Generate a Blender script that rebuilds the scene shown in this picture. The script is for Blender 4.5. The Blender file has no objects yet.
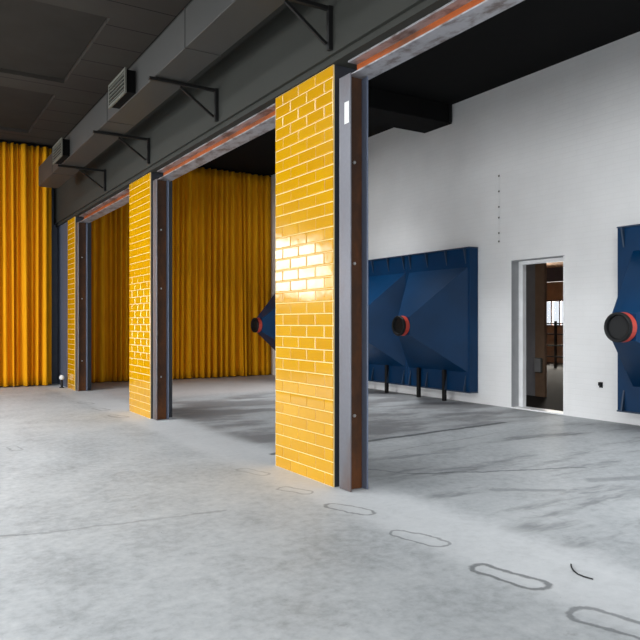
import bpy, bmesh, math, random
from mathutils import Vector, Matrix
R = math.radians
S = bpy.context.scene
COL = S.collection
random.seed(7)

# ------------------------------------------------------------------ helpers
def new_bm(): return bmesh.new()

def box(bm, x0, x1, y0, y1, z0, z1, bevel=0.0, mi=0):
    vs = [bm.verts.new((x, y, z)) for x in (x0, x1) for y in (y0, y1) for z in (z0, z1)]
    idx = [(0,1,3,2),(4,6,7,5),(0,4,5,1),(2,3,7,6),(0,2,6,4),(1,5,7,3)]
    fs = [bm.faces.new([vs[i] for i in f]) for f in idx]
    for f in fs: f.material_index = mi
    if bevel > 0:
        es = list({e for f in fs for e in f.edges})
        bmesh.ops.bevel(bm, geom=es, offset=bevel, segments=1, affect='EDGES', profile=.5)
    return fs

def bar(bm, a, b, w, h, up=(0,0,1)):
    a, b = Vector(a), Vector(b)
    d = (b-a).normalized(); up = Vector(up)
    s = d.cross(up)
    if s.length < 1e-4: s = d.cross(Vector((0,1,0)))
    s.normalize(); t = s.cross(d).normalized()
    vs = []
    for p in (a, b):
        for (i, j) in ((-1,-1),(1,-1),(1,1),(-1,1)):
            vs.append(bm.verts.new(p + s*(w/2*i) + t*(h/2*j)))
    for f in ((3,2,1,0),(4,5,6,7),(0,1,5,4),(1,2,6,5),(2,3,7,6),(3,0,4,7)):
        bm.faces.new([vs[i] for i in f])

def ring_lathe(bm, prof, origin, axis, seg=40):
    """prof: list of (t, r) along axis from origin."""
    axis = Vector(axis).normalized(); o = Vector(origin)
    s = axis.cross(Vector((0,0,1)))
    if s.length < 1e-4: s = axis.cross(Vector((0,1,0)))
    s.normalize(); t = axis.cross(s)
    rows = []
    for (tt, r) in prof:
        c = o + axis*tt
        if r < 1e-6: rows.append([bm.verts.new(c)])
        else: rows.append([bm.verts.new(c + s*(r*math.cos(2*math.pi*k/seg)) + t*(r*math.sin(2*math.pi*k/seg))) for k in range(seg)])
    for a, b in zip(rows, rows[1:]):
        for k in range(seg):
            k2 = (k+1) % seg
            if len(a) == 1: bm.faces.new((a[0], b[k2], b[k])) if len(b) > 1 else None
            elif len(b) == 1: bm.faces.new((a[k], a[k2], b[0]))
            else: bm.faces.new((a[k], a[k2], b[k2], b[k]))
    bm.normal_update()

def obj(name, bm, mats, parent=None, smooth=False, loc=None):
    bmesh.ops.recalc_face_normals(bm, faces=bm.faces)
    me = bpy.data.meshes.new(name); bm.to_mesh(me); bm.free()
    if not isinstance(mats, (list, tuple)): mats = [mats]
    for m in mats: me.materials.append(m)
    if smooth:
        for p in me.polygons: p.use_smooth = True
        try: me.set_sharp_from_angle(angle=R(40))
        except Exception: pass
    o = bpy.data.objects.new(name, me); COL.objects.link(o)
    if parent is not None: o.parent = parent
    if loc is not None: o.location = loc
    return o

def thing(name, label, cat, loc=(0,0,0), group=None):
    o = bpy.data.objects.new(name, None); COL.objects.link(o)
    o.location = loc; o.empty_display_size = .2
    o['label'] = label; o['category'] = cat
    if group: o['group'] = group
    return o

def tag(o, label, cat, group=None):
    o['label'] = label; o['category'] = cat
    if group: o['group'] = group
    return o

def struct(name, bm, m, label=None, parent=None, smooth=False):
    o = obj(name, bm, m, parent, smooth)
    if parent is None:
        o['kind'] = 'structure'
        o['label'] = label or name.replace('_', ' ')
        o['category'] = name.split('_')[0].split('.')[0]
    return o

def dup(root, loc, label, group=None):
    r = root.copy(); COL.objects.link(r); r.location = loc; r['label'] = label
    if group: r['group'] = group
    for ch in list(root.children):
        c = ch.copy(); COL.objects.link(c); c.parent = r
        for g in list(ch.children):
            d = g.copy(); COL.objects.link(d); d.parent = c
    return r

# ------------------------------------------------------------------ materials
def srgb(r, g, b):
    f = lambda c: (c/255/12.92) if c/255 <= .04045 else ((c/255+.055)/1.055)**2.4
    return (f(r), f(g), f(b), 1)

class NT:
    def __init__(self, name):
        self.m = bpy.data.materials.new(name); self.m.use_nodes = True
        self.t = self.m.node_tree; self.n = self.t.nodes
        self.b = self.n['Principled BSDF']
    def link(self, a, b): self.t.links.new(a, b)
    def put(self, sock, v):
        if hasattr(v, 'default_value') or isinstance(v, bpy.types.NodeSocket): self.link(v, sock)
        else: sock.default_value = v
    def math(self, op, a, b=0.0, c=None, clamp=False):
        n = self.n.new('ShaderNodeMath'); n.operation = op; n.use_clamp = clamp
        self.put(n.inputs[0], a); self.put(n.inputs[1], b)
        if c is not None: self.put(n.inputs[2], c)
        return n.outputs[0]
    def vm(self, op, a, b=None, scale=None, out=0):
        n = self.n.new('ShaderNodeVectorMath'); n.operation = op
        self.put(n.inputs[0], a)
        if b is not None: self.put(n.inputs[1], b)
        if scale is not None: self.put(n.inputs['Scale'], scale)
        return n.outputs[out]
    def coord(self, kind='Object'):
        return self.n.new('ShaderNodeTexCoord').outputs[kind]
    def pos(self):
        return self.n.new('ShaderNodeNewGeometry').outputs['Position']
    def noise(self, vec, scale, detail=4, rough=.55, out='Fac', dist=0):
        n = self.n.new('ShaderNodeTexNoise'); self.link(vec, n.inputs['Vector'])
        n.inputs['Scale'].default_value = scale; n.inputs['Detail'].default_value = detail
        n.inputs['Roughness'].default_value = rough; n.inputs['Distortion'].default_value = dist
        return n.outputs[out]
    def ramp(self, fac, stops):
        n = self.n.new('ShaderNodeValToRGB'); self.link(fac, n.inputs[0])
        e = n.color_ramp.elements
        while len(e) < len(stops): e.new(.5)
        for k, (p, c) in enumerate(stops):
            e[k].position = p; e[k].color = c if len(c) == 4 else (*c, 1)
        return n.outputs[0]
    def mix(self, fac, a, b, mode='MIX'):
        n = self.n.new('ShaderNodeMix'); n.data_type = 'RGBA'; n.blend_type = mode
        self.put(n.inputs[0], fac); self.put(n.inputs[6], a); self.put(n.inputs[7], b)
        return n.outputs[2]
    def sstep(self, v, a, b):
        n = self.n.new('ShaderNodeMapRange'); n.interpolation_type = 'SMOOTHSTEP'
        self.put(n.inputs[0], v); n.inputs[1].default_value = a; n.inputs[2].default_value = b
        n.inputs[3].default_value = 0; n.inputs[4].default_value = 1
        return n.outputs[0]
    def sep(self, v):
        n = self.n.new('ShaderNodeSeparateXYZ'); self.link(v, n.inputs[0]); return n.outputs
    def comb(self, x, y, z):
        n = self.n.new('ShaderNodeCombineXYZ')
        for s, v in zip(n.inputs, (x, y, z)): self.put(s, v)
        return n.outputs[0]
    def mapping(self, v, scale=(1,1,1), rot=(0,0,0)):
        n = self.n.new('ShaderNodeMapping'); self.link(v, n.inputs[0])
        n.inputs['Scale'].default_value = scale; n.inputs['Rotation'].default_value = rot
        return n.outputs[0]
    def bump(self, h, strength=.3, dist=.01):
        n = self.n.new('ShaderNodeBump'); self.link(h, n.inputs['Height'])
        n.inputs['Strength'].default_value = strength; n.inputs['Distance'].default_value = dist
        self.link(n.outputs[0], self.b.inputs['Normal'])
    def base(self, c): self.put(self.b.inputs['Base Color'], c)
    def rough(self, v): self.put(self.b.inputs['Roughness'], v)
    def metal(self, v): self.put(self.b.inputs['Metallic'], v)
    def spec(self, v): self.b.inputs['Specular IOR Level'].default_value = v

def plain(name, c, rough=.6, metal=0, spec=.5, var=.06, scale=6):
    k = NT(name); n = k.noise(k.coord(), scale, 3)
    c2 = tuple(min(1, x*(1+var)) for x in c[:3])+(1,); c1 = tuple(x*(1-var) for x in c[:3])+(1,)
    k.base(k.ramp(n, [(.3, c1), (.7, c2)])); k.rough(rough); k.metal(metal); k.spec(spec)
    return k.m

M = {}
M['dark_paint'] = plain('charcoal_wall_paint', srgb(51, 52, 48), .75, spec=.25, var=.05, scale=1.2)
M['dark_side'] = plain('blue_black_paint', srgb(46, 50, 58), .5, var=.06)
M['slate_wall'] = plain('slate_wall_paint', srgb(80, 88, 104), .6, var=.05)
M['black_ceiling'] = plain('black_ceiling_paint', srgb(20, 20, 20), .9, spec=.1)
M['duct'] = plain('grey_sheet_metal', srgb(47, 47, 45), .55, metal=.0, var=.08, scale=1.5)
M['duct_hole'] = plain('black_duct_inside', srgb(8, 8, 8), .9, spec=.1)
M['grille'] = plain('dull_grille_metal', srgb(88, 88, 80), .5, metal=.0)
M['black_steel'] = plain('black_bracket_steel', srgb(18, 18, 18), .5, spec=.3)
M['raft'] = plain('acoustic_panel_fabric', srgb(50, 47, 43), .95, spec=.1, var=.1, scale=2)
M['raft_edge'] = plain('acoustic_panel_edge', srgb(22, 22, 21), .9, spec=.1)
M['white_paint'] = plain('white_gloss_paint', srgb(244, 244, 244), .4)
M['reveal'] = plain('grey_reveal_plaster', srgb(165, 166, 168), .8)
M['red'] = plain('red_collar_paint', srgb(190, 62, 48), .5, var=.15)
M['black_rubber'] = plain('black_rubber', srgb(17, 18, 19), .55, spec=.3)
M['paper'] = plain('white_paper', srgb(235, 235, 230), .8)
M['bolt'] = plain('zinc_bolt', srgb(190, 190, 190), .35, metal=.7)
M['concrete_core'] = plain('lilac_grey_render', srgb(120, 116, 128), .85)
M['white_plastic'] = plain('white_plastic', srgb(240, 240, 238), .35)

def tiles_mat():
    k = NT('yellow_glazed_tile')
    a = k.n.new('ShaderNodeAttribute'); a.attribute_name = 'tile_tone'
    n = k.noise(k.coord(), 2.2, 3)
    t = k.math('ADD', k.math('MULTIPLY', a.outputs['Fac'], .4), k.math('MULTIPLY', n, .6))
    k.base(k.ramp(t, [(.1, srgb(196, 140, 2)), (.5, srgb(204, 150, 3)), (.9, srgb(210, 158, 8))]))
    k.rough(.12); k.b.inputs['IOR'].default_value = 1.65
    k.bump(k.noise(k.coord(), 9, 2), .12, .01)
    return k.m
M['tile'] = tiles_mat()
M['grout'] = plain('cream_grout', srgb(240, 214, 150), .9)

def brick_white():
    k = NT('white_painted_brick')
    s = k.sep(k.coord()); v = k.comb(s[1], s[2], 0.0)
    b = k.n.new('ShaderNodeTexBrick'); k.link(v, b.inputs['Vector'])
    b.inputs['Scale'].default_value = 1; b.inputs['Brick Width'].default_value = .25
    b.inputs['Row Height'].default_value = .083; b.inputs['Mortar Size'].default_value = .008
    b.inputs['Mortar Smooth'].default_value = .4
    b.inputs['Color1'].default_value = (1,1,1,1); b.inputs['Color2'].default_value = (.94,.94,.94,1)
    b.inputs['Mortar'].default_value = (.86,.86,.86,1)
    n = k.noise(k.coord(), .9, 4)
    c = k.ramp(n, [(.3, srgb(232, 232, 231)), (.7, srgb(242, 242, 241))])
    c = k.mix(.18, c, b.outputs['Color'], 'MULTIPLY')
    k.base(c); k.rough(.6); k.spec(.3)
    h = k.math('ADD', k.math('MULTIPLY', b.outputs['Fac'], -1.0), k.math('MULTIPLY', k.noise(k.coord(), 40, 2), .2))
    k.bump(h, .22, .004)
    return k.m
M['brick_white'] = brick_white()

def ceiling_mat():
    k = NT('charcoal_board_ceiling')
    s = k.sep(k.coord())
    # seams across the boards, every 0.62 m along the hall
    fr = k.math('FRACT', k.math('MULTIPLY', s[1], 1/.72))
    seam = k.math('LESS_THAN', fr, .03)
    n = k.noise(k.coord(), .7, 2)
    c = k.ramp(n, [(.35, srgb(58, 53, 49)), (.65, srgb(61, 58, 53))])
    k.base(k.mix(seam, c, srgb(24, 23, 22))); k.rough(.9); k.spec(.15)
    return k.m
M['ceiling'] = ceiling_mat()

def curtain_mat():
    k = NT('mustard_velvet')
    n = k.noise(k.mapping(k.coord(), (6, 6, .5)), 3, 4)
    k.base(k.ramp(n, [(.3, srgb(226, 154, 12)), (.7, srgb(240, 172, 20))]))
    k.rough(.8); k.spec(.15)
    try:
        k.b.inputs['Sheen Weight'].default_value = .0
        k.b.inputs['Sheen Roughness'].default_value = .4
        k.b.inputs['Sheen Tint'].default_value = srgb(240, 170, 30)
    except Exception: pass
    return k.m
M['curtain'] = curtain_mat()

def steel_mat(name, base, rust, lo, hi, scale, stretch, rough=.4, metal=.6):
    k = NT(name)
    v = k.mapping(k.coord(), stretch)
    n = k.noise(v, scale, 6, .65)
    fine = k.noise(k.coord(), 30, 3)
    c = k.mix(k.sstep(n, lo, hi), base, rust)
    k.base(k.mix(k.math('MULTIPLY', fine, .35), c, tuple(x*.45 for x in base[:3])+(1,)))
    k.rough(rough); k.metal(metal)
    return k.m
M['col_steel'] = steel_mat('bare_mill_steel', srgb(120, 121, 128), srgb(112, 90, 80), .46, .70, 1.5, (1,1,.35), .38, .55)
M['col_far'] = steel_mat('blue_grey_mill_steel', srgb(112, 122, 142), srgb(80, 66, 66), .55, .75, 1.5, (1,1,.35), .45, .45)
M['rust'] = steel_mat('rusted_steel', srgb(178, 88, 30), srgb(98, 62, 40), .48, .66, 1.6, (1,.6,1), .7, .1)
M['rust_dark'] = steel_mat('dark_rusted_web', srgb(72, 46, 28), srgb(140, 80, 30), .42, .68, 1.2, (1,1,.4), .7, .15)
M['flange'] = steel_mat('scratched_flange_steel', srgb(186, 184, 188), srgb(112, 96, 90), .44, .64, 7, (1,.5,1), .4, .45)

def blue_mat():
    k = NT('blue_machine_enamel')
    n = k.noise(k.coord(), 1.6, 4)
    k.base(k.ramp(n, [(.3, srgb(1, 44, 78)), (.7, srgb(3, 52, 90))])); k.rough(.4); k.spec(.2)
    return k.m
M['blue'] = blue_mat()
M['blue_edge'] = plain('slate_blue_edge', srgb(38, 60, 84), .45)

def floor_mat():
    k = NT('patched_concrete')
    p = k.pos()
    sp = k.sep(p)
    p2 = k.comb(sp[0], sp[1], 0.0)
    big = k.noise(p2, .45, 5, .6)
    med = k.noise(p2, 1.9, 6, .65)
    fine = k.noise(p2, 14, 6, .7)
    grit = k.noise(p2, 60, 3, .6)
    t = k.math('ADD', k.math('MULTIPLY', big, .26), k.math('ADD', k.math('MULTIPLY', med, .34), k.math('MULTIPLY', fine, .40)))
    c = k.ramp(t, [(.38, srgb(156, 160, 162)), (.49, srgb(182, 186, 188)), (.60, srgb(198, 201, 202))])
    # dark blotches and pits
    bl = k.sstep(k.noise(p2, 3.6, 9, .78), .58, .74)
    c = k.mix(k.math('MULTIPLY', bl, .6), c, srgb(120, 123, 124))
    pit = k.sstep(k.noise(p2, 16, 3, .6), .70, .78)
    c = k.mix(k.math('MULTIPLY', pit, .75), c, srgb(105, 107, 108))
    # inner bay: shade beyond the saw cut, painted into the floor as grey
    wob = k.noise(p2, 2.4, 4, .6, out='Color')
    pd = k.vm('ADD', p2, k.vm('SCALE', k.vm('SUBTRACT', wob, (.5,.5,.5)), scale=.16))
    sd = k.sep(pd)
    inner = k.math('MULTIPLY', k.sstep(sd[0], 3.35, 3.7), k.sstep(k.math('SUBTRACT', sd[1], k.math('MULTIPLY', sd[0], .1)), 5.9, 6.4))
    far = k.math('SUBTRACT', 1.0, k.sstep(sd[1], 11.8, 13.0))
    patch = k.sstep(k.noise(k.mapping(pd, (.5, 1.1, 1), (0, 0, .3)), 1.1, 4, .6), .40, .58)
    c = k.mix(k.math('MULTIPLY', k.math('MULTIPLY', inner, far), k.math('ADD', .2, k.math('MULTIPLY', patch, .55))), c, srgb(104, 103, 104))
    lit_strip = k.math('MULTIPLY', k.sstep(sd[0], 3.4, 3.8), k.sstep(sd[1], 12.0, 13.2))  # strip of light before the far curtain, painted into the floor colour
    c = k.mix(k.math('MULTIPLY', lit_strip, .5), c, srgb(214, 204, 200))
    # darker tone with patchy strips on the right
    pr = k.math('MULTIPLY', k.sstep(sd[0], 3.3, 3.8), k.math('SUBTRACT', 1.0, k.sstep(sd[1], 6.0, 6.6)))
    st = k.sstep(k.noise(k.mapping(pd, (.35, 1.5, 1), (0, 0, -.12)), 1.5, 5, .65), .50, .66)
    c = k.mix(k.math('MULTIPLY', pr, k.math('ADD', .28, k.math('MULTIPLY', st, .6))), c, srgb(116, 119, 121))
    # pale band along the row of pillars
    band = k.math('MULTIPLY', k.sstep(sd[0], 2.72, 2.95), k.math('SUBTRACT', 1.0, k.sstep(sd[0], 3.35, 3.75)))
    c = k.mix(k.math('MULTIPLY', band, .5), c, srgb(218, 220, 221))
    mask = None
    dd = k.noise(p2, 5, 4, .6, out='Color')
    pw = k.vm('ADD', p2, k.vm('SCALE', k.vm('SUBTRACT', dd, (.5,.5,.5)), scale=.11))
    def add(mk):
        nonlocal mask
        mask = mk if mask is None else k.math('MAXIMUM', mask, mk)
    def seg(a, b, w, s):
        ba = Vector((b[0]-a[0], b[1]-a[1], 0))
        pa = k.vm('SUBTRACT', pw, (a[0], a[1], 0))
        h = k.math('DIVIDE', k.vm('DOT_PRODUCT', pa, tuple(ba), out=1), ba.length_squared, clamp=True)
        q = k.vm('SUBTRACT', pa, k.vm('SCALE', tuple(ba), scale=h))
        d = k.vm('LENGTH', q, out=1)
        add(k.math('MULTIPLY', k.math('SUBTRACT', 1.0, k.sstep(d, w*.5, w*1.3)), s))
    def ring(cx, cy, ang, hl, hw, s, w=.011):
        q = k.vm('SUBTRACT', pw, (cx, cy, 0))
        u = (-math.sin(ang), math.cos(ang), 0); v = (math.cos(ang), math.sin(ang), 0)
        a = k.math('ABSOLUTE', k.vm('DOT_PRODUCT', q, u, out=1)); b = k.math('ABSOLUTE', k.vm('DOT_PRODUCT', q, v, out=1))
        a = k.math('MAXIMUM', k.math('SUBTRACT', a, hl-hw), 0.0); 
        d = k.math('SUBTRACT', k.vm('LENGTH', k.comb(a, b, 0.0), out=1), hw)
        add(k.math('MULTIPLY', k.math('SUBTRACT', 1.0, k.sstep(k.math('ABSOLUTE', d), w*.5, w*1.6)), s))
    ring(2.92, 4.30, .35, .21, .070, .75)
    ring(2.91, 3.48, .28, .22, .070, .7)
    ring(2.89, 2.69, .20, .23, .072, .95, .016)
    ring(2.87, 1.98, .20, .26, .085, .8, .016)
    ring(2.86, 5.02, .35, .17, .055, .55)
    ring(2.88, 5.85, .3, .2, .06, .4)
    ring(2.86, 10.4, .3, .2, .07, .5, .02)
    ring(2.86, 11.4, .3, .2, .07, .5, .02)
    ring(2.86, 12.4, .3, .2, .07, .5, .02)
    ring(1.15, 8.35, .1, .16, .05, .45)
    seg((3.45, 6.54), (7.3, 6.90), .055, 1.15)
    seg((-1.2, 5.55), (.75, 4.9), .022, .6); seg((.75, 4.9), (2.1, 4.75), .02, .4)
    seg((3.75, 5.55), (4.1, 5.0), .02, .7); seg((4.1, 5.0), (4.75, 4.7), .025, .8); seg((4.75, 4.7), (5.7, 4.35), .025, .75)
    seg((4.3, 4.15), (4.75, 3.85), .05, .5)
    seg((5.3, 3.95), (6.2, 3.65), .09, .5)
    seg((4.6, 6.0), (6.6, 6.3), .02, .35); seg((4.2, 7.6), (5.9, 8.0), .03, .5); seg((5.5, 9.4), (6.6, 10.3), .05, .4)
    c = k.mix(k.math('MULTIPLY', mask, .75), c, srgb(84, 88, 90))
    k.base(c)
    k.rough(k.math('ADD', .42, k.math('MULTIPLY', med, .35))); k.spec(.35)
    h = k.math('ADD', k.math('MULTIPLY', fine, .6), k.math('ADD', k.math('MULTIPLY', grit, .3), k.math('MULTIPLY', mask, -1.2)))
    k.bump(h, .3, .006)
    return k.m
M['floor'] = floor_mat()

def glass_mat():
    m = bpy.data.materials.new('clear_pane'); m.use_nodes = True; t = m.node_tree; t.nodes.clear()
    o = t.nodes.new('ShaderNodeOutputMaterial'); mx = t.nodes.new('ShaderNodeMixShader')
    tr = t.nodes.new('ShaderNodeBsdfTransparent'); gl = t.nodes.new('ShaderNodeBsdfGlossy'); gl.inputs['Roughness'].default_value = .02
    fr = t.nodes.new('ShaderNodeFresnel'); fr.inputs[0].default_value = 1.3
    t.links.new(fr.outputs[0], mx.inputs[0]); t.links.new(tr.outputs[0], mx.inputs[1]); t.links.new(gl.outputs[0], mx.inputs[2])
    t.links.new(mx.outputs[0], o.inputs[0]); return m
M['glass'] = glass_mat()

# ------------------------------------------------------------------ dimensions (metres; X across the hall, Y along the row of pillars)
CEIL = 5.40
XL, XR = -6.0, 8.66        # left and right walls
YF, YB = -5.0, 16.72       # wall behind the camera, far wall
XB = 3.13                  # face of the bulkhead over the pillars
XT = 3.18                  # tiled face
ZB = 3.605                 # underside of the strip below the bulkhead
PITCH = 4.935
PILL = [(4.94+k*PITCH, 5.99+k*PITCH) for k in range(3)]

# ------------------------------------------------------------------ the setting
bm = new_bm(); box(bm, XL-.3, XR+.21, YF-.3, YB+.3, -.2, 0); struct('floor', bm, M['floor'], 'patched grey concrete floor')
SKY = [(-5.2, -2.4, -3.6, 2.2), (-5.2, -2.4, 2.8, 8.0), (-5.2, -2.4, 8.6, 13.4)]    # rooflights along the far side of the hall
COF = [(9.15, 12.04), (12.74, 15.62)]; CX0, CX1 = -1.2, 2.42                          # two coffers with acoustic panels
bm = new_bm()
box(bm, XL-.3, -5.2, YF-.3, YB+.3, CEIL, CEIL+.2); box(bm, -2.4, CX0, YF-.3, YB+.3, CEIL, CEIL+.2); box(bm, CX1, XB, YF-.3, YB+.3, CEIL, CEIL+.2)
ys_ = [YF-.3, -3.6, 2.2, 2.8, 8.0, 8.6, 13.4, YB+.3]
for i in (0, 2, 4, 6): box(bm, -5.2, -2.4, ys_[i], ys_[i+1], CEIL, CEIL+.2)
ys_ = [YF-.3, COF[0][0], COF[0][1], COF[1][0], COF[1][1], YB+.3]
for i in (0, 2, 4): box(bm, CX0, CX1, ys_[i], ys_[i+1], CEIL, CEIL+.2)
for a, c in COF: box(bm, CX0, CX1, a, c, CEIL+.18, CEIL+.2)
struct('ceiling', bm, M['ceiling'], 'charcoal boarded ceiling over the front hall')
bm = new_bm()                      # openings for two added rooflights: near the viewer and over the wall hoppers
box(bm, XB, XR+.3, YF-.3, -.6, CEIL-.02, CEIL+.2); box(bm, XB, XR+.3, 4.0, 10.4, CEIL-.02, CEIL+.2); box(bm, XB, XR+.3, 11.6, YB+.3, CEIL-.02, CEIL+.2)
box(bm, XB, 3.7, -.6, 4.0, CEIL-.02, CEIL+.2); box(bm, 5.3, XR+.3, -.6, 4.0, CEIL-.02, CEIL+.2)
box(bm, XB, 6.18, 10.4, 11.6, CEIL-.02, CEIL+.2); box(bm, 7.42, XR+.3, 10.4, 11.6, CEIL-.02, CEIL+.2)
struct('ceiling_rear', bm, M['black_ceiling'], 'black ceiling over the bay behind the pillars')

# bulkhead, end stub and a return at the near end
bm = new_bm()
box(bm, XB, 3.62, YF, YB, ZB+.055, CEIL-.021)
box(bm, XB+.035, 3.62, YF, YB, ZB, ZB+.0549)
box(bm, 3.21, 3.5, PILL[2][0]+.685, YB, 0, ZB, 0, 1)
box(bm, 3.20, 3.5, YF, -4.0, 0, ZB)
struct('wall_divider', bm, [M['dark_paint'], M['slate_wall']], 'charcoal bulkhead above the tiled pillars')

SW0, SW1 = 12.45, 13.9
DY0, DY1, DZ = 6.96, 8.02, 2.43
bm = new_bm()
box(bm, XR, XR+.2, YF, DY0, 0, CEIL-.021); box(bm, XR, XR+.2, DY1, SW0, 0, CEIL-.021); box(bm, XR, XR+.2, SW1, YB, 0, CEIL-.021)
box(bm, XR, XR+.2, SW0, SW1, 0, .25); box(bm, XR, XR+.2, SW0, SW1, 1.15, CEIL-.021); box(bm, XR, XR+.2, DY0, DY1, DZ, CEIL-.021)
struct('wall_right', bm, M['brick_white'], 'white painted brick wall with a doorway')

# far wall with a window to the left of the hung curtain
WX0, WX1, WZ0, WZ1 = -4.35, -2.15, 2.15, 3.75
bm = new_bm()
box(bm, XL, WX0, YB, YB+.25, 0, CEIL); box(bm, WX1, XR, YB, YB+.25, 0, CEIL)
box(bm, WX0, WX1, YB, YB+.25, 0, WZ0); box(bm, WX0, WX1, YB, YB+.25, WZ1, CEIL)
struct('wall_back', bm, M['slate_wall'], 'slate grey end wall behind the curtains')

LW = [(-4.4, -1.3), (-.9, 2.2), (2.6, 5.7), (6.1, 9.2), (10.0, 13.6)]  # last window added to throw grazing light on the left curtain
LZ0, LZ1 = .35, 2.6
bm = new_bm()
box(bm, XL-.25, XL, YF, YB, 0, LZ0); box(bm, XL-.25, XL, YF, YB, LZ1, CEIL)
ys = [YF] + [v for w in LW for v in w] + [YB]
for i in range(0, len(ys), 2): box(bm, XL-.25, XL, ys[i], ys[i+1], LZ0, LZ1)
struct('wall_left', bm, M['dark_paint'], 'charcoal wall with tall windows')
FW = [(-5, -1.5), (-1, 2.5), (3.9, 8.0)]
bm = new_bm(); box(bm, XL, XR, YF-.25, YF, 0, .35); box(bm, XL, XR, YF-.25, YF, 3.25, CEIL-.021)
xs_ = [XL, -5, -1.5, -1, 2.5, 3.9, 8.0, XR]
for i in range(0, 8, 2): box(bm, xs_[i], xs_[i+1], YF-.25, YF, .35, 3.25)
struct('wall_front', bm, M['dark_paint'], 'charcoal wall with windows behind the viewer')
for i, (a, c) in enumerate(FW):
    f = new_bm(); t = .06
    box(f, a, c, YF-.17, YF-.09, .35, .41); box(f, a, c, YF-.17, YF-.09, 3.19, 3.25)
    for q in (0, .5, 1):
        xx = a+.03+(c-a-.06)*q; box(f, xx-.03, xx+.03, YF-.17, YF-.09, .41, 3.19)
    o = struct('window_%d' % (i+7), f, M['black_steel'], 'black framed window behind the viewer')
    g = new_bm(); box(g, a+.06, c-.06, YF-.133, YF-.127, .41, 3.19); obj('window_pane', g, M['glass'], o)

def window_x(name, y0, y1, z0, z1, x, nm=2):
    f = new_bm(); t = .06
    box(f, x, x+.08, y0, y1, z0, z0+t); box(f, x, x+.08, y0, y1, z1-t, z1)
    box(f, x, x+.08, y0, y0+t, z0+t, z1-t); box(f, x, x+.08, y1-t, y1, z0+t, z1-t)
    for k in range(1, nm):
        yy = y0+(y1-y0)*k/nm; box(f, x, x+.08, yy-t/2, yy+t/2, z0+t, z1-t)
    o = struct(name, f, M['black_steel'], 'black framed window in the side wall')
    g = new_bm(); box(g, x+.035, x+.041, y0+t, y1-t, z0+t, z1-t); obj('window_pane', g, M['glass'], o)
    return o
for i, (a, b) in enumerate(LW): window_x('window_%d' % (i+2), a, b, LZ0, LZ1, XL-.17)

window_x('window_10', SW0, SW1, .25, 1.15, XR+.06)  # added window, hidden behind the nearest pillar, to light the far floor

f = new_bm(); t = .07
box(f, WX0, WX1, YB+.06, YB+.14, WZ0, WZ0+t); box(f, WX0, WX1, YB+.06, YB+.14, WZ1-t, WZ1)
box(f, WX0, WX0+t, YB+.06, YB+.14, WZ0+t, WZ1-t); box(f, WX1-t, WX1, YB+.06, YB+.14, WZ0+t, WZ1-t)
for q in (1/3, 2/3):
    xx = WX0+(WX1-WX0)*q; box(f, xx-.05, xx+.05, YB+.06, YB+.14, WZ0+t, WZ1-t)
box(f, WX0+t, WX1-t, YB+.06, YB+.14, 2.92, 3.0)
w1 = struct('window_1', f, M['black_steel'], 'black framed window left of the hung curtain')
g = new_bm(); box(g, WX0+t, WX1-t, YB+.095, YB+.101, WZ0+t, WZ1-t); obj('window_pane', g, M['glass'], w1)

# doorway lining
bm = new_bm()
x0, x1 = XR+.16, XR+.24
box(bm, x0, x1, DY1-.10, DY1, .02, DZ); box(bm, x0, x1, DY0, DY0+.05, .02, DZ); box(bm, x0, x1, DY0+.05, DY1-.10, DZ-.07, DZ)
d1 = struct('door_1', bm, M['white_paint'], 'open doorway with a white lining in the brick wall')
bm = new_bm(); box(bm, XR-.002, XR+.16, DY1-.012, DY1-.002, .02, DZ-.002); box(bm, XR-.002, XR+.16, DY0, DY1-.012, DZ-.012, DZ-.002); obj('door_reveal', bm, M['reveal'], d1)
bm = new_bm(); box(bm, XR-.012, XR+.24, DY0, DY1, .0005, .02); obj('threshold', bm, M['white_paint'], d1)
bm = new_bm(); box(bm, XR-.012, XR+.16, DY0+.001, DY0+.014, .02, DZ-.013); obj('door_jamb', bm, M['white_paint'], d1)

# ------------------------------------------------------------------ room seen through the doorway
M['dark_floor'] = plain('dark_boards', srgb(34, 31, 28), .8, var=.15, scale=3)
M['dim_wall'] = plain('dim_grey_wall', srgb(150, 150, 156), .8)
M['timber'] = plain('brown_timber', srgb(150, 120, 96), .6, var=.15, scale=4)
M['warm_ceiling'] = plain('pine_ceiling', srgb(200, 150, 105), .7, var=.1)
M['plum'] = plain('plum_beam_paint', srgb(80, 56, 54), .6)
M['moss'] = plain('olive_board', srgb(78, 76, 56), .7)
RX1, RY0, RY1, RZ = 20.0, 5.0, 19.0, 3.35
bm = new_bm(); box(bm, XR+.21, RX1+.2, RY0, RY1, -.2, -.001); struct('floor_annex', bm, M['dark_floor'], 'dark floor of the room beyond the doorway')
bm = new_bm(); box(bm, XR+.2, RX1+.2, RY0, RY1, RZ, RZ+.15); struct('ceiling_annex', bm, M['warm_ceiling'], 'pine ceiling of the room beyond the doorway')
bm = new_bm(); box(bm, XR+.2, RX1+.2, RY0-.2, RY0, 0, RZ); box(bm, XR+.2, RX1+.2, RY1, RY1+.2, 0, RZ)
AY0, AY1, AZ0, AZ1 = 15.6, 17.15, 1.28, 2.22
box(bm, RX1, RX1+.2, RY0, AY0, 0, RZ); box(bm, RX1, RX1+.2, AY1, RY1, 0, RZ); box(bm, RX1, RX1+.2, AY0, AY1, 0, AZ0); box(bm, RX1, RX1+.2, AY0, AY1, AZ1, RZ)
struct('wall_annex', bm, M['timber'], 'brown walls of the room beyond the doorway')
f = new_bm(); t = .05
box(f, RX1+.05, RX1+.11, AY0, AY1, AZ0, AZ0+t); box(f, RX1+.05, RX1+.11, AY0, AY1, AZ1-t, AZ1)
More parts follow.
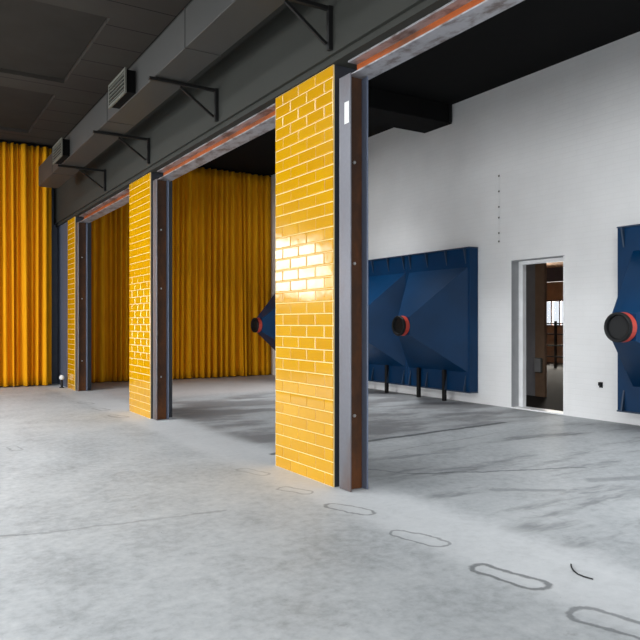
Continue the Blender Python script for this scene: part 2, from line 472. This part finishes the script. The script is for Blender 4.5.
for yy in (AY0+t/2, AY0+.36, AY0+.72, AY0+1.08, AY1-t/2): box(f, RX1+.05, RX1+.11, yy-.025, yy+.025, AZ0+t, AZ1-t)
w6 = struct('window_11', f, M['plum'], 'bright window at the far side of the room beyond the doorway')
g = new_bm(); box(g, RX1+.075, RX1+.081, AY0+t, AY1-t, AZ0+t, AZ1-t); obj('window_pane', g, M['glass'], w6)

# ------------------------------------------------------------------ tiled pillars
def tile_face(bm, w, h, cw=.30, ch=.106, gap=.008):
    """tiles on the plane X = 0 facing -X, Y 0..w, Z 0..h"""
    lay = bm.faces.layers.float.new('tile_tone') if 'tile_tone' not in bm.faces.layers.float else bm.faces.layers.float['tile_tone']
    rnd = random.Random(3)
    nrow = int(math.ceil(h/ch))
    for r in range(nrow):
        z0 = h-(r+1)*ch+gap/2; z1 = h-r*ch-gap/2
        z0 = max(z0, .004)
        if z1-z0 < .02: continue
        off = -.16 if r % 2 else -.01
        y = off
        while y < w:
            y0, y1 = max(y+gap/2, .004), min(y+cw-gap/2, w-.004)
            y += cw
            if y1-y0 < .015: continue
            tone = rnd.random()
            ty, tz = rnd.gauss(0, .0025), rnd.gauss(0, .003)
            bev, th = .007, .010
            lip = z0 < .74 < z1 + gap
            yc, zc = (y0+y1)/2, (z0+z1)/2
            def P(yy, zz, x): return bm.verts.new((x + (yy-yc)*ty + (zz-zc)*tz, yy, zz))
            o = [P(y0, z0, 0), P(y1, z0, 0), P(y1, z1, 0), P(y0, z1, 0)]
            m = [P(y0, z0, -th+.004), P(y1, z0, -th+.004), P(y1, z1, -th+(.0021 if lip else .004)), P(y0, z1, -th+(.0021 if lip else .004))]
            i_ = [P(y0+bev, z0+bev, -th), P(y1-bev, z0+bev, -th), P(y1-bev, z1-(.020 if lip else bev), -th), P(y0+bev, z1-(.020 if lip else bev), -th)]
            fs = [bm.faces.new(i_)]
            for a, b in ((o, m), (m, i_)):
                for k in range(4):
                    fs.append(bm.faces.new((a[k], a[(k+1) % 4], b[(k+1) % 4], b[k])))
            for f in fs: f[lay] = tone

PW = 1.05; PH = ZB-.002
def make_pillar(loc, label, PW=PW):
    t = thing('tiled_pillar', label, 'pillar', loc, 'yellow tiled pillars in a row')
    b = new_bm(); box(b, .018, .34, .0, PW, 0, PH, 0); obj('pillar_core', b, M['dark_side'], t)
    b = new_bm(); box(b, .007, .018, .001, PW-.001, 0, PH); obj('grout_bed', b, M['grout'], t)
    b = new_bm(); tile_face(b, PW, PH); obj('tile_cladding', b, M['tile'], t, loc=(.010, 0, 0))
    return t
PL = ['nearest yellow tiled pillar with window glare on its glaze', 'second yellow tiled pillar from the viewer, middle one of the row', 'farthest yellow tiled pillar beside the slate end wall']
p0 = make_pillar((XT-.0, PILL[0][0], 0), PL[0])
dup(p0, (XT, PILL[1][0], 0), PL[1])
make_pillar((XT, PILL[2][0], 0), PL[2], .68)

# ------------------------------------------------------------------ steel columns beside the pillars
CW = .17; CH = 3.468
def make_column(loc, label):
    t = thing('steel_column', label, 'column', loc, 'steel columns beside the pillars')
    for (a, m) in ((0, M['col_steel']), (.170, M['col_far'])):
        b = new_bm(); box(b, a, a+.014, -CW, 0, .004, CH, .003); o = obj('flange', b, m, t)
        o['label'] = 'pale bare steel flange' if a == 0 else 'blue grey inner flange'
    b = new_bm(); box(b, .0145, .1695, -.092, -.080, .004, CH); w = obj('web', b, M['rust_dark'], t); w['label'] = 'dark rusted web'
    for z in (.62, 1.9, 2.75):
        b = new_bm(); ring_lathe(b, [(0, 0), (0, .014), (.012, .014), (.016, .009), (.016, 0)], (.09, -.092, z), (0, -1, 0), 6); obj('bolt', b, M['bolt'], w)
    return t
CLAB = ['nearest bare steel column with a white paper label', 'steel column right of the middle tiled pillar', 'steel column right of the farthest tiled pillar']
c0 = make_column((3.205, PILL[0][0]-.058, 0), CLAB[0])
for i in (1, 2): dup(c0, (3.205, PILL[i][0]-.058, 0), CLAB[i])
b = new_bm(); box(b, -.0025, -.0005, -.150, -.085, 3.06, 3.24); o = obj('paper_label', b, M['paper'], c0); o['label'] = 'white paper label'

# ------------------------------------------------------------------ steel lintels over the openings
def make_lintel(y0, y1, label):
    t = thing('steel_lintel', label, 'beam', (3.245, y0, 3.470), 'rusted lintel beams over the openings'); L = y1-y0
    b = new_bm(); box(b, 0, .20, 0, L, 0, .014, .003); o = obj('bottom_flange', b, M['flange'], t); o['label'] = 'scratched grey bottom flange'
    b = new_bm(); box(b, .094, .106, 0, L, .0145, .1175); o = obj('web', b, M['rust'], t); o['label'] = 'orange rusted web'
    b = new_bm(); box(b, .0, .20, 0, L, .118, .134, .003); obj('top_flange', b, M['flange'], t)
    return t
make_lintel(-3.99, PILL[0][0]-.13, 'rusted steel lintel above the nearest opening, top right')
make_lintel(PILL[0][1]+.006, PILL[1][0]-.13, 'rusted steel lintel between the nearest and middle pillars')
make_lintel(PILL[1][1]+.006, PILL[2][0]-.13, 'rusted steel lintel between the middle and farthest pillars')

# ------------------------------------------------------------------ ventilation duct on brackets
DX0, DX1, DZ0, DZ1, DYE = 2.39, 2.76, 4.055, 4.43, 14.25
t = thing('ventilation_duct', 'long grey rectangular duct running along the bulkhead on brackets', 'duct', (DX0, 0, DZ0))
W, H = DX1-DX0, DZ1-DZ0
b = new_bm(); box(b, 0, W, YF+.05, DYE, 0, H, .006); obj('duct_body', b, M['duct'], t)
b = new_bm(); box(b, .02, W-.02, DYE+.0005, DYE+.05, -.0, H-.03, .005); obj('end_cap', b, M['duct'], t)
for y in (1.2, 3.6, 6.35, 9.2, 12.9):
    b = new_bm()
    box(b, -.006, -.0005, y-.008, y+.008, -.004, H+.004); box(b, -.0005, W, y-.008, y+.008, -.005, -.0005)
    obj('duct_joint', b, M['duct'], t)
for y in (.9, 4.4, 7.92, 11.45):
    g = new_bm()
    box(g, -.112, -.0005, y+.02, y+.70, .01, .27); ob = obj('vent_box', g, M['duct_hole'], t)
    f = new_bm()
    a0, a1, z0, z1 = y, y+.72, -.005, .285
    box(f, -.132, -.1125, a0, a1, z0, z0+.03); box(f, -.132, -.1125, a0, a1, z1-.03, z1)
    box(f, -.132, -.1125, a0, a0+.03, z0+.03, z1-.03); box(f, -.132, -.1125, a1-.03, a1, z0+.03, z1-.03)
    obj('grille_frame', f, M['grille'], ob)
    for k in range(5):
        s = new_bm(); z = z0+.055+k*.045; bar(s, (-.122, a0+.03, z), (-.122, a1-.03, z), .018, .010); obj('grille_slat', s, M['grille'], ob)

BR = [4.88, 7.27, 9.72, 12.12]
BLAB = ['black triangular duct bracket above the nearest tiled pillar', 'black triangular duct bracket above the opening between nearest and middle pillars',
        'black triangular duct bracket above the middle tiled pillar', 'black triangular duct bracket above the far opening, beyond the middle pillar']
def make_bracket(loc, label):
    t = thing('duct_bracket', label, 'bracket', loc, 'black brackets under the duct')
    b = new_bm(); box(b, -.042, .0, -.02, .02, -.36, .01, .003); obj('wall_post', b, M['black_steel'], t)
    b = new_bm(); box(b, -.80, -.0425, -.02, .02, -.031, .003, .003); obj('arm', b, M['black_steel'], t)
    b = new_bm(); bar(b, (-.45, 0, -.045), (-.055, 0, -.315), .026, .022, (0,1,0)); obj('brace', b, M['black_steel'], t)
    return t
k0 = make_bracket((XB, BR[0], 4.046), BLAB[0])
for i in (1, 2, 3): dup(k0, (XB, BR[i], 4.046), BLAB[i])

# ------------------------------------------------------------------ acoustic panels under the hall ceiling
RL = ['dark acoustic ceiling panel nearer the viewer, top left corner', 'dark acoustic ceiling panel closest to the yellow curtain']
r0 = thing('acoustic_panel', RL[0], 'ceiling panel', (2.415, 9.155, CEIL+.06), 'dark acoustic panels on the ceiling')
b = new_bm(); box(b, -3.55, 0, 0, 2.87, 0, .014, .004); obj('panel_face', b, M['raft'], r0)
b = new_bm(); box(b, -3.52, -.03, .03, 2.84, .0145, .1195); obj('panel_edge', b, M['raft_edge'], r0)
dup(r0, (2.415, 12.745, CEIL+.06), RL[1])

# black box duct across the rear ceiling
b = new_bm(); box(b, 3.7, XR-.004, 9.43, 10.19, 5.03, CEIL-.025, .01)
vd = obj('ceiling_duct', b, M['black_ceiling']); tag(vd, 'black box duct crossing the black ceiling to the white wall', 'duct')
b = new_bm(); box(b, XR-.10, XR-.03, 9.405, 9.429, 5.05, 5.37); obj('duct_collar', b, M['black_steel'], vd)

# ------------------------------------------------------------------ curtains
def make_curtain(name, x0, x1, yc, z0, z1, amp, wl, seed, label):
    rnd = random.Random(seed)
    # fold boundaries
    xs = [x0]
    while xs[-1] < x1: xs.append(xs[-1] + wl*rnd.uniform(.6, 1.45))
    sc = (x1-x0)/(xs[-1]-x0); xs = [x0+(x-x0)*sc for x in xs]
    nf = len(xs)-1
    amps = [amp*rnd.uniform(.55, 1.15) for _ in range(nf)]
    dr = [rnd.uniform(-.06, .06) for _ in range(nf+1)]; dr[0] = dr[-1] = 0
    am2 = [rnd.uniform(.7, 1.1) for _ in range(nf)]
    gp = [rnd.uniform(.18, .40) for _ in range(nf)]
    NZ, NS = 24, 14
    bm = new_bm(); rows = []
    for j in range(NZ+1):
        q = j/NZ; z = z0+(z1-z0)*q
        low = (1-q)
        row = []
        for i in range(nf):
            a = xs[i]+dr[i]*low*.9; c = xs[i+1]+dr[i+1]*low*.9
            A = amps[i]*(1-low + low*am2[i])*(.75+.35*low)
            for s in range(NS):
                u = s/NS
                x = a+(c-a)*u
                g_ = 1-gp[i]; y = yc - (A*max(0.0, math.sin(math.pi*u/g_))**.55 if u < g_ else 0.0)
                y += .012*math.sin(9*x+3*q+seed)
                row.append(bm.verts.new((x, y, z)))
        row.append(bm.verts.new((xs[-1], yc, z)))
        rows.append(row)
    for ra, rb in zip(rows, rows[1:]):
        for k in range(len(ra)-1): bm.faces.new((ra[k], ra[k+1], rb[k+1], rb[k]))
    o = obj(name, bm, M['curtain'])
    for p in o.data.polygons: p.use_smooth = True
    md = o.modifiers.new('thickness', 'SOLIDIFY'); md.thickness = .006; md.offset = 1
    tag(o, label, 'curtain', 'mustard curtains along the end wall')
    b = new_bm(); box(b, x0, x1, yc-.03, yc+.02, z1+.002, z1+.03); obj('curtain_track', b, M['black_steel'], o)
    return o
make_curtain('curtain', -1.9, 3.03, 16.44, .02, 5.33, .20, .155, 5, 'bright mustard floor length curtain at the far left, in front of the pillars')
make_curtain('curtain', 3.72, 8.65, 16.52, .02, 5.33, .22, .18, 12, 'shaded mustard floor length curtain seen through the openings between pillars')

# ------------------------------------------------------------------ blue hoppers on the right wall
PX = XR-.20          # front of the wall box
def make_hopper(yc, w, apex_x, apex_y, label, rim=.05):
    t = thing('wall_hopper', label, 'hopper', (XR, yc, 0), 'blue wall hoppers')
    z0, z1 = .205, 2.70; hw = w/2
    fx = PX-XR
    b = new_bm(); box(b, fx+.001, -.003, -hw+.002, hw-.002, z0, z1, .004); obj('wall_box', b, M['blue'], t)
    for za, zb in ((z1+.0005, z1+.02), (z0-.02, z0-.0005)):
        b = new_bm(); box(b, fx-.012, -.002, -hw, hw, za, zb); obj('rim_strip', b, M['blue_edge'], t)
    # pyramid
    b = new_bm(); pz0, pz1 = .545, 2.37; ay = apex_y-yc; ax = apex_x-XR; az = 1.35; n = .16
    nx = ax+.14
    base = [b.verts.new((fx, -hw+rim, pz0)), b.verts.new((fx, hw-rim, pz0)), b.verts.new((fx, hw-rim, pz1)), b.verts.new((fx, -hw+rim, pz1))]
    top = [b.verts.new((nx, ay+i*n, az+j*n)) for (i, j) in ((-1,-1),(1,-1),(1,1),(-1,1))]
    for k in range(4): b.faces.new((base[k], base[(k+1) % 4], top[(k+1) % 4], top[k]))
    b.faces.new(top); b.faces.new(base[::-1])
    cone = obj('cone', b, M['blue'], t)
    b = new_bm()
    ring_lathe(b, [(0, .150), (0, .176), (.075, .180), (.09, .165), (.09, .10)], (ax+.052, ay, az), (1, 0, 0)); o = obj('collar', b, M['red'], cone, True); o['label'] = 'red collar'
    b = new_bm()
    ring_lathe(b, [(.04, 0), (.04, .135), (.008, .142), (0, .155), (0, .168), (.012, .178), (.047, .178), (.051, .12)], (ax, ay, az), (1, 0, 0)); o = obj('mouth', b, M['black_rubber'], cone, True); o['label'] = 'black round mouth'
    # stiffeners along the upper and lower bands
    for yy in [-hw+.10, -hw/3+.02, hw/3-.02, hw-.10]:
        for up in (0, 1):
            b = new_bm()
            pts = [(fx-.001, z1), (fx-.062, z1), (fx-.001, pz1+.06)] if up else [(fx-.001, z0), (fx-.062, z0), (fx-.001, pz0-.06)]
            va = [b.verts.new((x, yy-.012, z)) for x, z in pts]; vb = [b.verts.new((x, yy+.012, z)) for x, z in pts]
            b.faces.new(va); b.faces.new(vb[::-1])
            for k in range(3): b.faces.new((va[k], va[(k+1) % 3], vb[(k+1) % 3], vb[k]))
            obj('stiffener', b, M['blue_edge'], t)
    if label.find('doorway') < 0 or True:
        for yy in (-.24, .47):
            if yy > hw: continue
            b = new_bm(); box(b, fx-.068, fx-.004, yy-.03, yy+.03, .0, .56, .004); lg = obj('leg', b, M['black_steel'], t); lg['label'] = 'black support leg'
    return t
HW = 1.70
make_hopper(9.625, HW, 7.56, 9.64, 'blue wall hopper left of the doorway, with fully visible black mouth')
make_hopper(9.625+HW+.004, HW, 7.56, 11.32, 'blue wall hopper partly hidden behind the nearest steel column')
make_hopper(14.98, HW, 7.33, 14.88, 'blue wall hopper whose tip pokes out before the shaded curtain', .22)
h3 = make_hopper(5.10, 1.645, 7.20, 5.05, 'blue wall hopper right of the doorway, cut by the picture edge', .24)
for ch in list(h3.children):
    if ch.name.startswith('leg'): bpy.data.objects.remove(ch)

# ------------------------------------------------------------------ small things
t = thing('floor_post', 'short dark post with a white ball top beside the farthest pillar', 'post', (3.09, 15.62, 0))
b = new_bm(); ring_lathe(b, [(0, 0), (0, .05), (.015, .05), (.02, .022), (.17, .02), (.17, 0)], (0, 0, .001), (0, 0, 1), 20); obj('post_stem', b, M['black_steel'], t, True)
b = new_bm(); bmesh.ops.create_uvsphere(b, u_segments=20, v_segments=12, radius=.055, matrix=Matrix.Translation((0, 0, .222))); obj('ball_top', b, M['white_plastic'], t, True)

t = thing('wall_hook', 'small dark hook low on the brick wall right of the doorway', 'hook', (XR, 6.32, .51))
b = new_bm(); box(b, -.012, -.0005, -.03, .03, -.04, .04, .004); obj('hook_plate', b, M['black_steel'], t)
b = new_bm(); bar(b, (-.0125, 0, .0), (-.06, 0, .0), .018, .018); bar(b, (-.051, 0, .0), (-.051, 0, .04), .018, .018); obj('hook_arm', b, M['black_steel'], t)
def ground(u, v):
    d = 690*1.4/(v-323); l = (u-320)/690*d
    return (d*.5255+l*.8508, d*.8508-l*.5255)
WIRE = [(ground(u, v)[0]-3.31, ground(u, v)[1]-2.57, .005) for u, v in ((571, 565), (571.5, 568), (573.5, 571.5), (578, 575), (584, 577.5), (593, 580))]
def tube(bm, pts, r, seg=8):
    P = [Vector(p) for p in pts]; rows = []
    for i, p in enumerate(P):
        d = (P[min(i+1, len(P)-1)]-P[max(i-1, 0)]).normalized()
        s = d.cross(Vector((0,0,1)));
        if s.length < 1e-3: s = d.cross(Vector((0,1,0)))
        s.normalize(); q = s.cross(d)
        rows.append([bm.verts.new(p+s*(r*math.cos(2*math.pi*k/seg))+q*(r*math.sin(2*math.pi*k/seg))) for k in range(seg)])
    for a, b_ in zip(rows, rows[1:]):
        for k in range(seg): bm.faces.new((a[k], a[(k+1) % seg], b_[(k+1) % seg], b_[k]))
    bm.faces.new(rows[0][::-1]); bm.faces.new(rows[-1])
b = new_bm()
tube(b, WIRE, .004)
w = obj('wire_scrap', b, M['black_steel'], loc=(3.31, 2.57, 0)); tag(w, 'short curved scrap of black wire lying on the concrete, lower right', 'wire')

t = thing('wall_cable', 'thin pale cable clipped vertically on the brick wall above the doorway side', 'cable', (XR, 8.28, 2.75))
b = new_bm(); tube(b, [(-.006, 0, 0), (-.006, .003, .4), (-.006, -.002, .8), (-.006, 0, 1.15)], .004); obj('cable', b, M['white_paint'], t)
for z in (.02, .16, .42, .60, .86, 1.12):
    b = new_bm(); box(b, -.022, -.0105, -.014, .014, z-.014, z+.014, .003); obj('cable_clip', b, M['grille'], t)

# things in the room beyond the doorway
b = new_bm(); box(b, 10.47, 10.53, 9.065, 9.9, 0, RZ-.002); o = obj('partition_panel', b, M['dim_wall']); tag(o, 'grey partition panel just inside the doorway, left edge', 'partition')
b = new_bm(); box(b, 10.42, 10.50, 8.835, 9.06, 0, RZ-.002, .01); o = obj('timber_post', b, M['timber']); tag(o, 'brown timber post beside the grey partition in the doorway', 'post')
b = new_bm(); box(b, 14.2, 14.45, 5.2, 18.9, 2.45, 2.80); o = obj('ceiling_beam', b, M['plum']); tag(o, 'plum brown beam crossing the room beyond the doorway', 'beam')
b = new_bm(); box(b, 14.22, 14.43, 12.9, 13.1, 2.802, RZ-.002); obj('beam_hanger', b, M['plum'], o)
b = new_bm(); box(b, 14.22, 14.43, 8.0, 8.2, 2.802, RZ-.002); obj('beam_hanger', b, M['plum'], o)
t = thing('railing', 'dark railing in front of the bright window beyond the doorway', 'railing', (17.5, 13.0, 0))
for z in (.35, .7, 1.05, 1.38):
    b = new_bm(); bar(b, (0, -1.2, z), (0, 2.5, z), .04, .04); obj('rail', b, M['black_steel'], t)
for y in (-1.15, .1, .75, 1.4, 2.45):
    b = new_bm(); box(b, -.03, .03, y-.03, y+.03, .001, 1.46); obj('rail_post', b, M['black_steel'], t)
t = thing('junction_box', 'small pale box fixed low on the timber post in the doorway', 'box', (10.419, 8.95, .60))
b = new_bm(); box(b, -.05, 0, -.085, .085, -.14, .14, .012); obj('box_body', b, M['grille'], t)
b = new_bm(); box(b, -.062, -.0505, -.075, .075, -.13, .13, .006); obj('box_cover', b, M['reveal'], t)

# ------------------------------------------------------------------ light: overcast daylight through the windows and some added, unseen openings
def area(name, loc, rot, sx, sy, power, color=(1,1,1)):
    l = bpy.data.lights.new(name, 'AREA'); l.shape = 'RECTANGLE'; l.size = sx; l.size_y = sy; l.energy = power; l.color = color
    o = bpy.data.objects.new(name, l); COL.objects.link(o); o.location = loc; o.rotation_euler = rot; return o
DAY = (.95, .975, 1.0)
P_LEFT, P_FRONT, P_SKY, P_END = 155, 25, (250, 430, 860), 150
P_GRAZE, P_HALL = 380, 130
P_BAY_FILL, P_SIDE_FILL, P_REAR_FILL = 235, 30, 60
for i, (a, b_) in enumerate(LW):
    area('window_daylight', (XL-.30, (a+b_)/2, (LZ0+LZ1)/2), (0, R(-90), 0), LZ1-LZ0, b_-a, P_LEFT if i < 4 else P_GRAZE, DAY)
for a, c in FW:
    area('window_daylight', ((a+c)/2, YF-.30, 1.8), (R(90), 0, 0), c-a, 2.9, P_FRONT if a > 3 else P_HALL, DAY)
for (a, c, e, f_), ps in zip(SKY, P_SKY):
    area('rooflight_daylight', ((a+c)/2, (e+f_)/2, CEIL+.21), (0, 0, 0), c-a, f_-e, ps, DAY)
o = area('rooflight_daylight', (4.5, 1.7, CEIL+.21), (0, R(-35), 0), 1.5, 4.4, P_BAY_FILL, DAY); o.data.spread = R(115)  # added rooflight out of view, tilted to brighten the right wall
o = area('rooflight_daylight', (6.8, 11.0, CEIL+.21), (0, 0, 0), 1.2, 1.15, P_REAR_FILL, DAY); o.data.spread = R(80)  # added rooflight hidden behind the nearest pillar, brightens the bay
area('window_daylight', (XR+.28, (SW0+SW1)/2, .70), (0, R(90), 0), .9, SW1-SW0, P_SIDE_FILL, (1, .97, .94))  # fill for the added side window, lights far floor and rear curtain
area('window_daylight', ((WX0+WX1)/2, YB+.30, (WZ0+WZ1)/2), (R(-90), 0, 0), WX1-WX0, WZ1-WZ0, P_END, DAY)
area('window_daylight', (RX1+.25, (AY0+AY1)/2, (AZ0+AZ1)/2), (0, R(90), 0), AZ1-AZ0, AY1-AY0, 330, (1, .95, .85))
wl = S.world or bpy.data.worlds.new('World'); S.world = wl; wl.use_nodes = True
bg = wl.node_tree.nodes.get('Background') or wl.node_tree.nodes.new('ShaderNodeBackground')
bg.inputs[0].default_value = (.85, .92, 1, 1); bg.inputs[1].default_value = 1.0

# ------------------------------------------------------------------ camera
cd = bpy.data.cameras.new('camera'); cam = bpy.data.objects.new('camera', cd); COL.objects.link(cam)
cd.sensor_width = 36; cd.lens = 690/640*36; cd.shift_y = 3/640; cd.clip_end = 200
cam.location = (0, 0, 1.4); cam.rotation_euler = (R(90), 0, -math.atan2(.5255, .8508))
S.camera = cam
S.view_settings.view_transform = 'Standard'; S.view_settings.look = 'None'
S.view_settings.exposure = 0.0; S.view_settings.gamma = 1; S.view_settings.use_curve_mapping = False
